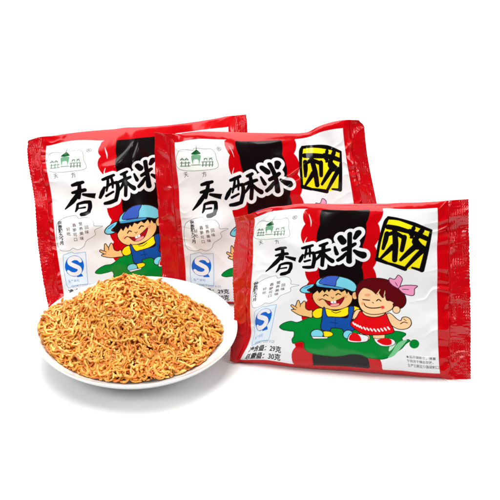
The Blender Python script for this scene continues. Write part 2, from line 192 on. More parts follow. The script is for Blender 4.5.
 ('P','qs',[(18.79,27.27),(17.82,24.17),(15.89,21.57),(13.29,19.88),(10.41,19.37),(7.69,20.11),(5.59,21.94),(4.43,24.56),(4.38,27.6),(5.45,30.67),(7.44,33.26),(10.03,34.96),(12.84,35.51),(15.45,34.83),(17.5,33.03),(18.67,30.38)],1,None,0.22),
 ('P','wh',[(16.93,27.38),(16.2,25.04),(14.77,23.07),(12.85,21.78),(10.73,21.38),(8.76,21.91),(7.23,23.28),(6.39,25.27),(6.36,27.6),(7.14,29.93),(8.61,31.89),(10.51,33.18),(12.58,33.6),(14.51,33.1),(16.0,31.74),(16.86,29.73)],1,None,0.22),
 ('P','qs',[(11.46,21.35),(16.29,21.37),(17.16,19.26),(12.63,18.76)],0,None,0.1),
 ('P','qs',[(17.2,27.62),(16.44,25.18),(14.95,23.14),(12.94,21.8),(10.73,21.38),(8.67,21.93),(7.06,23.36),(6.18,25.42),(6.15,27.84),(6.97,30.26),(8.5,32.3),(10.49,33.64),(12.65,34.08),(14.66,33.55),(16.22,32.14),(17.12,30.06)],1,None,0.22),
 ('S','wh',[(16.52,31.31),(15.11,33.05),(12.11,33.61),(9.03,32.21),(8.42,29.79),(11.51,27.85),(14.83,26.01),(14.9,23.24),(11.95,21.33),(8.33,21.7),(6.4,23.46)],[1.2,1.44,1.56,1.56,1.56,1.68,1.56,1.56,1.44,1.44,1.08]),
 ('P','pale2',[(2.11,56.87),(4.08,60.89),(9.6,63.82),(16.6,64.76),(18.72,62.43),(22.48,62.94),(26.52,61.88),(28.47,59.0),(28.68,56.22),(34.49,55.45),(28.89,53.41),(29.06,49.99),(25.78,47.84),(22.54,45.92),(20.29,41.93),(15.86,39.65),(12.44,40.94),(9.35,39.15),(3.69,39.3),(1.46,42.55),(1.13,49.26)],1,'bub',0.16),
 ('T','天',4.86,93.23,3.7,'grey',0.05,6,1.0,0),
 ('T','方',19.18,91.6,3.7,'grey',0.05,6,1.0,0),
 ('T','®',32.32,108.68,4.2,'grey',0.02,6,1.0,0),
 ('T','香脆可口',13.63,56.56,2.9,'brn',0.06,6,1,3.5),
 ('T','营养美味',18.16,57.19,2.9,'brn',0.06,6,1,3.5),
 ('T','回味',21.97,54.51,2.9,'brn',0.06,6,1,3.5),
 ('T','好吃',9.09,53.77,2.9,'brn',0.06,6,1,3.5),
 ('T','QS3417 0701 0123',7.0,11.2,2.3,'lblue2',0.02,1,1.0,0),
 ('T','净含量：29克',4,6.0,4.4,'dgrey',0.14,1,1.04,0),
 ('T','总重量：30克',4,0.9,4.4,'dgrey',0.14,1,1.04,0),
 ('T','本品开袋即食，请置',108.5,9.0,2.2,'dgrey',0.05,-1,1.0,0),
 ('T','于阴凉干燥处存放，',108.2,6.0,2.2,'dgrey',0.05,-1,1.0,0),
 ('T','生产日期见包装袋封口。',108.0,3.0,2.2,'dgrey',0.05,-1,1.0,0),
 ('T','生产许可',4.94,15.11,2.2,'qs',0.02,2,1.0,0),
]
PACKETS = {'F':{'date':(1.9,60.17),'o':[-10.6,-168.24,0.6],'yaw':-8,'tilt':20,'B':8.5,'A':17,'g':[[-4.0,1.8],[-0.5,1.0],[3.6,-0.5],[11.7,-0.1],[20.7,0.2],[30.5,-0.1],[41.2,-0.6],[53.6,-0.7],[67.0,-0.2],[79.7,0.2],[89.6,0.2],[98.2,-0.0],[107.2,-0.1],[116.5,-0.2],[125.2,-0.3],[133.8,-0.5],[143.1,-0.6],[153.2,1.6],[164.2,2.7],[-4.6,6.8],[1.2,6.6],[7.4,7.7],[14.7,9.5],[22.7,10.4],[31.2,9.8],[40.6,8.9],[52.8,9.2],[66.3,10.1],[78.8,10.8],[88.0,10.8],[95.8,10.5],[104.5,10.6],[114.6,11.0],[123.1,10.6],[131.6,10.3],[140.9,10.3],[152.0,9.6],[163.6,9.6],[-5.4,12.4],[3.4,13.2],[11.1,15.6],[17.3,18.2],[24.4,19.6],[31.9,18.9],[40.1,17.2],[52.1,17.4],[64.9,18.1],[76.4,18.5],[85.6,18.6],[93.1,18.3],[101.2,18.3],[111.3,18.7],[120.7,18.6],[129.9,18.3],[139.9,18.0],[151.2,17.3],[162.9,17.5],[-5.2,18.5],[4.8,20.4],[13.1,24.1],[18.6,27.8],[26.1,29.5],[34.0,28.8],[42.2,27.0],[52.8,26.3],[64.2,26.3],[74.8,26.3],[83.7,26.2],[91.5,26.0],[99.7,25.9],[109.1,26.0],[118.8,25.9],[128.5,25.7],[139.0,25.2],[150.6,24.8],[162.4,25.3],[-4.6,25.8],[4.6,28.3],[12.3,32.6],[18.5,36.7],[27.0,38.2],[35.7,37.7],[44.3,36.2],[54.2,35.1],[64.5,34.5],[74.2,34.2],[82.8,33.9],[90.7,33.6],[99.0,33.4],[107.9,33.3],[117.5,33.2],[127.5,32.9],[138.2,32.5],[150.0,32.3],[161.9,32.9],[-4.7,33.1],[3.9,35.6],[11.8,39.6],[19.1,43.1],[27.7,45.0],[36.7,45.2],[45.9,44.3],[55.5,43.3],[65.2,42.6],[74.2,42.0],[82.4,41.6],[90.3,41.2],[98.5,40.9],[107.3,40.7],[116.7,40.4],[126.8,40.1],[137.6,39.8],[149.3,39.6],[161.2,40.3],[-5.4,40.1],[3.3,42.5],[11.8,45.9],[19.8,48.9],[28.6,51.1],[37.7,51.9],[46.9,51.6],[56.4,51.0],[65.8,50.3],[74.3,49.6],[82.2,49.1],[90.0,48.6],[98.1,48.3],[106.8,48.1],[116.1,47.8],[126.1,47.5],[137.0,47.2],[148.7,47.0],[160.5,47.7],[-6.1,47.0],[2.9,48.9],[11.8,51.8],[20.5,54.7],[29.4,57.1],[38.4,58.4],[47.4,58.5],[56.5,58.1],[65.5,57.5],[73.8,56.9],[81.6,56.4],[89.6,56.0],[97.8,55.8],[106.4,55.5],[115.7,55.2],[125.6,55.0],[136.3,54.7],[148.0,54.5],[159.9,55.1],[-6.6,54.0],[2.5,55.4],[11.9,57.9],[21.0,60.9],[30.1,63.5],[38.8,64.9],[47.3,65.1],[55.8,64.8],[64.4,64.3],[72.7,63.9],[80.8,63.6],[89.0,63.4],[97.4,63.2],[106.1,63.0],[115.3,62.7],[125.1,62.5],[135.6,62.3],[147.4,62.1],[159.3,62.8],[-7.1,61.0],[2.5,62.5],[12.2,65.0],[21.5,67.7],[30.6,70.4],[38.8,71.6],[46.6,71.7],[54.6,71.3],[62.9,70.9],[71.3,70.8],[79.8,70.7],[88.3,70.8],[97.0,70.7],[105.9,70.6],[115.1,70.4],[124.7,70.1],[135.2,70.0],[146.7,70.0],[158.4,70.9],[-7.5,68.0],[2.4,69.6],[12.4,72.0],[21.5,74.6],[30.5,77.3],[38.1,78.2],[45.4,78.1],[53.1,77.6],[61.5,77.5],[70.1,77.7],[78.9,77.9],[87.8,78.2],[96.8,78.4],[105.9,78.4],[115.0,78.2],[124.4,77.9],[134.7,77.8],[145.9,78.1],[157.6,79.3],[-7.8,74.8],[2.4,76.3],[12.1,78.5],[20.5,80.9],[28.7,83.3],[36.4,84.4],[44.0,84.4],[51.8,84.2],[60.5,84.4],[69.3,84.8],[78.3,85.3],[87.6,85.9],[96.9,86.3],[106.0,86.4],[115.0,86.1],[124.1,85.8],[134.0,85.7],[145.2,86.4],[156.8,87.8],[-7.4,80.8],[2.6,82.5],[11.5,84.7],[18.8,87.0],[26.3,89.2],[34.4,90.6],[42.8,91.1],[51.4,91.3],[60.3,91.8],[69.3,92.3],[78.4,92.9],[87.9,93.8],[97.2,94.3],[106.3,94.5],[115.1,94.3],[123.9,94.0],[133.4,93.9],[144.5,94.8],[156.0,96.4],[-6.8,86.5],[2.7,88.9],[10.9,91.6],[17.1,93.5],[24.2,95.6],[32.9,97.4],[42.2,98.1],[51.6,98.7],[60.9,99.4],[70.0,100.0],[79.2,100.7],[88.5,101.7],[97.7,102.3],[106.5,102.5],[115.0,102.3],[123.7,102.3],[133.2,102.6],[143.9,103.4],[155.1,104.7],[-6.5,92.1],[3.1,95.1],[11.2,98.5],[16.6,100.5],[23.7,102.5],[32.9,104.9],[42.3,105.6],[52.2,106.1],[61.8,106.8],[71.0,107.3],[80.1,108.0],[89.3,109.1],[98.3,109.9],[106.7,110.0],[114.9,109.9],[123.3,110.2],[132.7,110.9],[143.2,111.6],[154.3,112.6],[-6.8,97.3],[2.8,100.5],[11.8,104.9],[19.3,108.4],[28.1,110.5],[35.3,111.7],[43.4,112.3],[53.0,112.7],[62.7,113.3],[71.7,113.6],[80.7,114.2],[89.9,115.3],[98.7,116.4],[106.7,116.3],[114.6,116.5],[122.8,117.1],[132.0,118.2],[142.5,119.0],[153.7,120.1],[-7.9,102.2],[0.6,105.1],[9.4,109.0],[19.4,112.8],[29.1,114.4],[36.8,116.1],[44.5,117.0],[53.2,117.4],[62.4,117.8],[71.6,118.4],[80.8,119.1],[89.8,119.8],[98.5,120.4],[106.5,121.3],[114.3,121.9],[122.4,122.7],[131.2,123.7],[141.8,125.3],[153.1,126.8]]},'M':{'date':(6.48,59.99),'o':[-67.22,-81.28,0.6],'yaw':-5,'tilt':18,'B':7.5,'A':3,'g':[[-0.0,1.6],[11.8,0.7],[22.3,-1.4],[32.2,-2.2],[41.4,-2.8],[50.2,-3.0],[58.7,-2.8],[67.2,-2.3],[75.8,-1.7],[84.8,-1.2],[94.2,-0.8],[103.8,-0.4],[113.4,-0.1],[123.1,0.2],[132.7,0.5],[142.4,0.8],[152.1,1.2],[161.6,3.2],[171.2,4.1],[-0.5,8.9],[11.3,7.9],[22.7,7.5],[32.7,7.0],[42.0,6.7],[50.7,6.7],[59.2,7.1],[67.6,7.9],[76.2,8.7],[85.0,9.5],[94.2,10.1],[103.6,10.6],[113.0,11.1],[122.5,11.5],[132.0,11.7],[141.5,12.0],[151.1,12.2],[160.7,12.6],[170.1,13.4],[-1.1,16.2],[10.7,15.1],[22.0,14.8],[32.1,14.5],[41.5,14.2],[50.3,14.3],[58.9,14.9],[67.4,15.9],[76.0,16.9],[84.9,17.9],[93.9,18.7],[103.2,19.5],[112.5,20.2],[121.9,20.7],[131.2,21.2],[140.7,21.6],[150.1,21.9],[159.6,22.2],[169.0,23.0],[-1.8,23.7],[10.1,22.4],[21.4,22.1],[31.3,22.1],[40.8,21.8],[49.8,21.9],[58.5,22.7],[67.1,23.8],[75.8,25.0],[84.7,26.2],[93.7,27.2],[102.8,28.2],[112.0,29.1],[121.2,29.9],[130.5,30.6],[139.8,31.2],[149.2,31.6],[158.6,31.9],[167.9,32.5],[-2.5,31.9],[9.4,30.1],[20.7,29.7],[30.4,30.0],[39.9,29.7],[49.0,29.8],[57.9,30.7],[66.7,31.9],[75.5,33.2],[84.4,34.5],[93.4,35.7],[102.4,36.9],[111.5,38.0],[120.6,39.0],[129.7,39.9],[138.9,40.7],[148.1,41.3],[157.4,41.5],[166.7,42.1],[-3.1,40.6],[8.5,38.6],[19.7,37.8],[29.6,37.6],[39.0,37.6],[48.1,38.1],[57.1,39.0],[66.1,40.2],[75.0,41.6],[84.0,43.0],[93.0,44.3],[102.0,45.6],[111.0,46.8],[119.9,48.0],[128.9,49.1],[137.9,50.1],[147.0,50.8],[156.2,51.1],[165.4,51.6],[-3.7,49.6],[7.7,47.2],[18.7,45.8],[28.6,45.4],[38.0,45.7],[47.1,46.4],[56.3,47.5],[65.4,48.8],[74.5,50.1],[83.5,51.5],[92.6,52.9],[101.5,54.2],[110.4,55.5],[119.2,56.9],[128.0,58.2],[136.8,59.3],[145.8,60.2],[155.0,60.5],[164.1,60.9],[-4.5,58.7],[6.9,55.6],[17.9,53.7],[27.6,53.3],[36.8,53.9],[46.0,54.9],[55.2,56.1],[64.5,57.5],[73.8,58.8],[83.0,60.1],[92.0,61.5],[101.0,62.8],[109.8,64.1],[118.4,65.5],[127.0,66.9],[135.7,68.3],[144.5,69.3],[153.6,69.6],[162.7,69.8],[-5.2,67.4],[6.2,63.7],[17.1,61.5],[26.5,61.5],[35.5,62.5],[44.7,63.7],[54.1,65.0],[63.6,66.3],[73.0,67.6],[82.3,68.8],[91.4,70.0],[100.3,71.3],[109.1,72.5],[117.6,73.9],[126.0,75.3],[134.5,76.8],[143.1,77.9],[152.1,78.1],[161.2,78.3],[-5.7,74.4],[5.4,71.6],[16.0,70.0],[25.2,70.2],[34.1,71.4],[43.3,72.7],[52.9,74.0],[62.5,75.2],[72.0,76.3],[81.4,77.5],[90.6,78.6],[99.6,79.6],[108.3,80.7],[116.7,81.9],[125.0,83.4],[133.2,84.8],[141.6,85.8],[150.5,86.0],[159.5,86.1],[-6.2,81.1],[4.8,79.1],[15.2,78.4],[24.2,79.0],[32.7,80.5],[42.1,81.9],[51.9,83.1],[61.4,84.1],[70.9,85.1],[80.3,86.1],[89.6,87.0],[98.6,87.9],[107.3,88.7],[115.7,89.8],[123.8,91.2],[131.9,92.6],[140.1,93.6],[148.7,93.6],[157.6,93.5],[-6.8,87.9],[4.2,86.5],[14.6,86.6],[23.4,87.8],[32.0,89.5],[41.4,91.0],[50.9,92.1],[60.2,92.9],[69.4,93.7],[78.8,94.5],[88.3,95.3],[97.4,96.0],[106.1,96.7],[114.6,97.5],[122.6,98.9],[130.4,100.5],[138.4,101.6],[146.9,101.3],[155.7,100.9],[-7.6,95.1],[3.5,94.3],[13.7,94.9],[22.5,96.6],[31.3,98.5],[40.7,100.0],[50.0,101.0],[58.6,101.6],[67.2,102.0],[76.5,102.6],[86.2,103.3],[95.7,104.0],[104.7,104.7],[113.3,105.5],[121.3,106.9],[128.9,108.8],[136.6,109.8],[145.0,109.4],[153.8,108.7],[-8.1,103.1],[2.4,102.7],[12.3,103.7],[21.0,105.6],[30.0,107.4],[39.6,108.6],[49.0,109.6],[56.7,109.8],[64.3,109.8],[73.3,110.2],[83.5,110.9],[93.6,111.7],[103.1,112.7],[111.8,113.9],[119.8,115.6],[127.4,117.4],[135.0,118.2],[143.2,117.9],[151.9,117.4],[-8.4,111.6],[1.7,111.3],[11.1,112.4],[19.4,114.5],[28.2,116.1],[38.0,116.6],[47.3,117.2],[54.3,117.2],[61.0,117.0],[70.1,117.3],[81.0,118.1],[91.8,119.1],[101.6,120.3],[110.3,122.0],[118.3,124.3],[125.8,126.0],[133.5,126.8],[141.7,126.7],[150.3,126.3],[-8.5,120.4],[1.4,119.8],[10.5,120.6],[18.5,122.7],[27.0,124.0],[36.4,124.1],[45.2,124.2],[52.5,124.2],[58.8,123.9],[68.3,124.3],[79.7,125.1],[90.6,126.0],[100.3,126.8],[108.8,128.8],[116.7,132.1],[124.4,134.1],[132.3,135.2],[140.6,135.3],[149.1,135.0],[-8.6,129.1],[1.3,128.4],[10.2,128.7],[18.2,130.1],[26.6,131.1],[35.5,131.3],[44.2,131.4],[52.4,131.4],[60.8,131.4],[69.7,131.5],[79.5,131.7],[89.5,132.0],[99.0,132.2],[107.4,133.6],[114.6,137.7],[123.1,140.9],[131.8,142.9],[139.9,143.4],[148.2,143.2]]},'L':{'date':(3.04,58.44),'o':[-152.07,-97.37,0.6],'yaw':14.5,'tilt':29,'B':6.0,'A':0,'g':[[-0.7,0.1],[6.9,0.5],[15.4,0.6],[24.4,0.6],[33.9,0.5],[43.7,0.5],[53.9,0.6],[64.2,0.8],[74.5,1.1],[84.4,1.4],[94.0,1.7],[103.4,1.9],[112.7,2.3],[121.9,2.6],[131.1,2.8],[140.2,3.0],[149.3,3.0],[157.7,2.8],[167.2,2.5],[-1.4,7.2],[6.6,8.1],[14.8,8.6],[23.5,8.6],[32.8,8.5],[42.5,8.3],[52.5,8.4],[62.7,8.6],[72.9,9.0],[82.8,9.4],[92.5,9.7],[101.9,10.2],[111.3,10.7],[120.6,11.1],[129.8,11.5],[139.1,11.8],[148.4,11.9],[158.1,11.7],[167.4,11.5],[-1.9,15.1],[6.3,16.1],[14.6,16.7],[23.2,16.4],[32.3,16.0],[41.9,15.8],[51.9,15.8],[62.2,16.0],[72.3,16.4],[82.3,16.9],[92.1,17.4],[101.7,18.0],[111.2,18.7],[120.7,19.3],[130.1,19.9],[139.5,20.3],[148.9,20.6],[158.5,20.7],[167.7,20.7],[-2.4,23.9],[5.9,24.6],[14.2,24.8],[22.9,24.2],[31.9,23.6],[41.5,23.3],[51.5,23.3],[61.7,23.4],[71.8,23.8],[81.9,24.4],[91.8,25.1],[101.6,25.9],[111.3,26.7],[120.9,27.5],[130.5,28.2],[140.0,28.9],[149.5,29.4],[159.0,29.7],[168.0,29.9],[-2.8,32.7],[5.4,33.2],[13.9,33.1],[22.6,32.1],[31.7,31.4],[41.3,31.0],[51.3,30.9],[61.4,31.0],[71.5,31.3],[81.5,31.9],[91.5,32.8],[101.5,33.7],[111.3,34.7],[121.2,35.7],[130.9,36.6],[140.6,37.4],[150.1,38.1],[159.5,38.7],[168.3,39.1],[-3.0,41.3],[5.2,41.5],[13.6,41.2],[22.4,40.3],[31.7,39.5],[41.3,39.0],[51.2,38.8],[61.2,38.7],[71.2,39.0],[81.3,39.7],[91.3,40.6],[101.3,41.7],[111.4,42.8],[121.4,43.8],[131.4,44.9],[141.2,45.9],[150.7,46.8],[160.0,47.6],[168.6,48.2],[-3.0,49.8],[5.1,49.8],[13.5,49.3],[22.4,48.5],[31.7,47.7],[41.4,47.2],[51.3,46.9],[61.2,46.8],[71.1,47.0],[81.0,47.7],[91.0,48.8],[101.1,49.9],[111.3,51.0],[121.6,52.0],[131.8,53.1],[141.8,54.2],[151.3,55.3],[160.4,56.4],[168.8,57.1],[-2.8,58.3],[5.1,58.1],[13.4,57.5],[22.4,56.8],[31.9,56.1],[41.7,55.6],[51.5,55.4],[61.4,55.4],[71.1,55.6],[80.8,56.2],[90.7,57.2],[100.8,58.2],[111.2,59.2],[121.6,60.2],[132.1,61.2],[142.3,62.4],[152.0,63.6],[160.8,64.9],[168.9,65.8],[-2.4,66.9],[5.4,66.6],[13.5,65.8],[22.6,65.1],[32.1,64.5],[41.9,64.2],[51.8,64.2],[61.6,64.3],[71.1,64.6],[80.6,65.2],[90.3,65.9],[100.5,66.7],[110.9,67.4],[121.5,68.2],[132.1,69.1],[142.5,70.2],[152.4,71.5],[161.1,72.9],[168.8,74.1],[-2.0,75.6],[5.9,75.0],[14.0,74.1],[22.9,73.4],[32.3,72.9],[42.1,72.9],[52.0,73.0],[61.8,73.3],[71.1,73.7],[80.3,74.2],[89.8,74.7],[99.9,75.2],[110.5,75.6],[121.3,76.1],[132.0,76.8],[142.4,77.8],[152.1,79.0],[161.0,80.4],[169.0,81.6],[-1.6,84.2],[6.4,83.3],[14.4,82.3],[22.9,81.7],[32.1,81.5],[41.8,81.6],[51.9,81.9],[62.0,82.3],[71.0,82.6],[79.8,83.1],[89.2,83.4],[99.4,83.5],[110.2,83.6],[121.1,83.8],[131.8,84.3],[142.1,85.1],[151.8,86.2],[160.9,87.5],[169.1,88.7],[-1.6,91.9],[6.4,91.1],[14.3,90.3],[22.4,90.1],[31.2,90.3],[40.8,90.5],[51.2,90.7],[61.6,90.9],[70.7,91.1],[79.3,91.5],[88.6,91.8],[99.1,91.6],[110.1,91.4],[121.0,91.3],[131.7,91.6],[141.9,92.2],[151.6,93.1],[160.8,94.4],[169.2,95.7],[-2.1,99.1],[5.9,98.7],[13.7,98.4],[21.5,98.7],[29.9,99.2],[39.4,99.3],[49.9,99.2],[60.6,98.9],[70.3,98.8],[79.2,99.2],[88.6,99.5],[99.3,99.2],[110.4,98.9],[121.4,98.7],[132.0,98.8],[142.1,99.2],[151.6,100.0],[160.8,101.4],[169.3,102.7],[-2.6,106.3],[5.4,106.4],[13.1,106.6],[20.8,107.4],[29.0,108.1],[38.2,108.1],[48.9,107.4],[60.2,106.4],[70.6,105.9],[80.0,106.2],[89.7,106.4],[100.3,106.4],[111.4,106.3],[122.3,106.2],[132.8,106.2],[142.6,106.4],[151.9,107.1],[161.0,108.5],[169.5,110.0],[-2.7,113.9],[5.4,114.2],[13.3,114.8],[21.2,116.0],[29.5,116.8],[38.6,116.4],[49.5,115.1],[61.4,113.7],[71.9,113.1],[81.4,113.4],[91.1,113.7],[101.7,113.9],[112.8,114.0],[123.7,114.1],[133.9,114.1],[143.5,114.2],[152.5,114.6],[161.4,116.1],[169.8,117.8],[-2.3,121.8],[6.4,122.7],[14.9,123.0],[23.6,124.3],[32.6,124.9],[42.2,124.1],[53.4,122.3],[63.6,122.0],[73.7,121.5],[82.9,121.9],[92.5,122.0],[103.2,122.2],[114.5,122.5],[125.4,122.7],[135.5,122.9],[144.8,123.0],[153.5,123.0],[162.0,124.5],[170.2,126.1],[-1.2,130.2],[8.4,132.3],[17.7,132.3],[27.3,132.8],[37.1,133.1],[46.1,133.2],[55.6,133.1],[65.4,132.9],[74.7,133.2],[84.3,132.5],[94.2,132.0],[105.1,131.8],[116.5,131.9],[127.4,132.2],[137.2,132.7],[146.4,133.3],[155.1,134.2],[162.9,134.1],[170.6,134.1]]}}
LK, LF, LS, LB = 850, 320, 190, 1150                # lamp powers (W)
WST, WFRONT, EXPO = .46, .08, 0.1
def lin(c):
    return tuple((x/255/12.92 if x/255 <= .04045 else ((x/255+.055)/1.055)**2.4) for x in c)
PAL = dict(red=(196,2,12), wh=(233,233,234), bk=(16,8,9), ink=(12,9,11), green=(4,132,48), dgreen=(6,84,34), lgreen=(120,196,140), lgreen2=(190,228,196),
 line=(40,22,18), line2=(70,40,60), hair=(17,9,10), hair2=(92,8,16), skin=(238,188,124), skin3=(243,200,150), skin2=(232,160,110), mouth=(158,14,28), pink=(240,150,150),
 cyan=(120,208,226), cyan2=(70,150,205), blue=(62,96,196), yel=(245,220,20), yel2=(240,226,20), ovl=(22,76,158), dblue=(10,44,110), dress=(222,12,20), cheek=(232,60,60),
 bow=(238,152,190), pale=(238,243,239), grn=(84,120,96), mgreen=(110,165,128), qbox=(222,234,242), lblue=(130,175,215), qs=(16,98,200), pale2=(240,243,245), bub=(96,116,128),
 grey=(74,74,76), lgrey=(150,150,150), dgrey=(58,58,62), brn=(70,38,34), lblue2=(96,128,170))
PAL = {k: np.array(lin(v), np.float32) for k, v in PAL.items()}

# ---------------------------------------------------------------- rasteriser: the artwork becomes a colour per mesh point
U0, U1, V0, V1 = -4.2, 136.2, -4.0, 124.0
RES = 5; SS = 2; R_ = RES*SS
NU = int(round((U1-U0)*RES))+1; NV = int(round((V1-V0)*RES))+1
W_, H_ = NU*SS, NV*SS
def cr(pts, closed, n=5):
    p = np.array(pts, float)
    if len(p) < 3: return p
    if closed: q = np.r_[p[-1:], p, p[:2]]
    else: q = np.r_[2*p[:1]-p[1:2], p, 2*p[-1:]-p[-2:-1]]
    t = np.linspace(0, 1, n, endpoint=False)[:, None]; out = []
    for i in range(1, len(q)-2):
        a, b, c, d = q[i-1], q[i], q[i+1], q[i+2]
        out.append(.5*((2*b)+(-a+c)*t+(2*a-5*b+4*c-d)*t*t+(-a+3*b-3*c+d)*t**3))
    out = np.concatenate(out)
    return out if closed else np.r_[out, p[-1:]]
class Canvas:
    def __init__(s):
        s.a = np.zeros((H_, W_, 3), np.float32)
    def box(s, u0, u1, v0, v1):
        i0 = max(0, int((u0-U0)*R_)-1); i1 = min(W_, int((u1-U0)*R_)+2)
        j0 = max(0, int((v0-V0)*R_)-1); j1 = min(H_, int((v1-V0)*R_)+2)
        if i1 <= i0 or j1 <= j0: return None
        uu = U0+(np.arange(i0, i1)+.0)/R_; vv = V0+(np.arange(j0, j1)+.0)/R_
        return i0, i1, j0, j1, *np.meshgrid(uu, vv)
    def put(s, b, m, col):
        i0, i1, j0, j1, u, v = b
        m = m & (u > 0) & (u < 130) & (v > 0) & (v < 118)
        s.a[j0:j1, i0:i1][m] = col
    def poly(s, pts, col):
        p = np.asarray(pts, float); b = s.box(p[:,0].min(), p[:,0].max(), p[:,1].min(), p[:,1].max())
        if b is None: return
        u, v = b[4], b[5]; m = np.zeros(u.shape, bool)
        for (x0, y0), (x1, y1) in zip(p, np.roll(p, -1, 0)):
            if y0 == y1: continue
            m ^= ((y0 > v) != (y1 > v)) & (u < (x1-x0)*(v-y0)/(y1-y0)+x0)
        s.put(b, m, col)
    def stroke(s, pts, rad, col):
        p = np.asarray(pts, float); r = np.asarray(rad, float)
        for i in range(len(p)-1):
            a, d = p[i], p[i+1]-p[i]; rm = max(r[i], r[i+1])
            b = s.box(min(a[0], a[0]+d[0])-rm, max(a[0], a[0]+d[0])+rm, min(a[1], a[1]+d[1])-rm, max(a[1], a[1]+d[1])+rm)
            if b is None: continue
            u, v = b[4], b[5]; t = np.clip(((u-a[0])*d[0]+(v-a[1])*d[1])/(d@d+1e-9), 0, 1)
            m = (u-a[0]-t*d[0])**2+(v-a[1]-t*d[1])**2 < (r[i]+t*(r[i+1]-r[i]))**2
            s.put(b, m, col)
    def text(s, body, u, v, h, col, bold, rot, sx, vert):
        if vert:
            for k, ch in enumerate(body): s.text(ch, u, v-k*vert, h, col, bold, rot, sx, 0)
            return
        c = bpy.data.curves.new('lettering', 'FONT'); c.body = body; c.size = h; c.offset = bold*h*.25; c.resolution_u = 3
        o = bpy.data.objects.new('lettering', c); COL.objects.link(o); bpy.context.view_layer.update()
        m = bpy.data.meshes.new_from_object(o.evaluated_get(bpy.context.evaluated_depsgraph_get()))
        co = np.array([(q.co[0]*sx, q.co[1]) for q in m.vertices]) if len(m.vertices) else np.zeros((0, 2))
        m.calc_loop_triangles(); tris = [tuple(t.vertices) for t in m.loop_triangles]
        bpy.data.objects.remove(o); bpy.data.curves.remove(c); bpy.data.meshes.remove(m)
        if not len(co): return
        cs, sn = math.cos(math.radians(rot)), math.sin(math.radians(rot))
        co = np.c_[co[:,0]*cs-co[:,1]*sn+u, co[:,0]*sn+co[:,1]*cs+v]
        for t in tris: s.poly(co[list(t)], col)
def paint(date):
    cv = Canvas(); cv.a[:] = PAL['red']
    cv.poly([(0, 0), (130, 0), (130, 118), (0, 118)], PAL['wh'])
    for op in ART:
        if op[0] == 'P':
            _, col, pts, sm, ol, w = op
            q = cr(pts, True) if sm else np.array(pts)
            cv.poly(q, PAL[col])
            if ol:
                q2 = np.r_[q, q[:1]]; cv.stroke(q2, [w]*len(q2), PAL[ol])
        elif op[0] == 'S':
            _, col, pts, r = op
            q = cr(pts, False); rr = np.interp(np.linspace(0, 1, len(q)), np.linspace(0, 1, len(r)), r)
            cv.stroke(q, rr, PAL[col])
        else:
            cv.text(*op[1:5], PAL[op[5]], *op[6:])
    cv.text('保质期九个月', date[0], date[1], 3.2, PAL['dgrey'], .16, 0, 1, 2.9)
    a = cv.a.reshape(NV, SS, NU, SS, 3).mean((1, 3))
    k = a.copy()                                   # ink bleeds a little
    k[1:-1, 1:-1] = .6*a[1:-1, 1:-1]+.1*(a[:-2, 1:-1]+a[2:, 1:-1]+a[1:-1, :-2]+a[1:-1, 2:])
    return k

# ---------------------------------------------------------------- noise
def vnoise(x, y, seed=0):
    x = np.asarray(x, float)+seed*17.31; y = np.asarray(y, float)+seed*9.73
    xi = np.floor(x).astype(np.int64); yi = np.floor(y).astype(np.int64); fx = x-xi; fy = y-yi
    def h(a, b):
        n = (a*374761393+b*668265263+seed*1013) & 0xffffffff
        n = ((n ^ (n >> 13))*1274126177) & 0xffffffff
        return ((n ^ (n >> 16)) & 0xffff)/65535.*2-1
    sx = fx*fx*fx*(fx*(fx*6-15)+10); sy = fy*fy*fy*(fy*(fy*6-15)+10)
    a = h(xi, yi); b = h(xi+1, yi); c = h(xi, yi+1); d = h(xi+1, yi+1)
    return (a*(1-sx)+b*sx)*(1-sy)+(c*(1-sx)+d*sx)*sy
def fbm(x, y, o=3, seed=0): return sum(vnoise(x*2**i, y*2**i, seed+i)*.5**i for i in range(o))
def ridge(x, y, seed=0): return 1-np.abs(vnoise(x, y, seed))*1.6

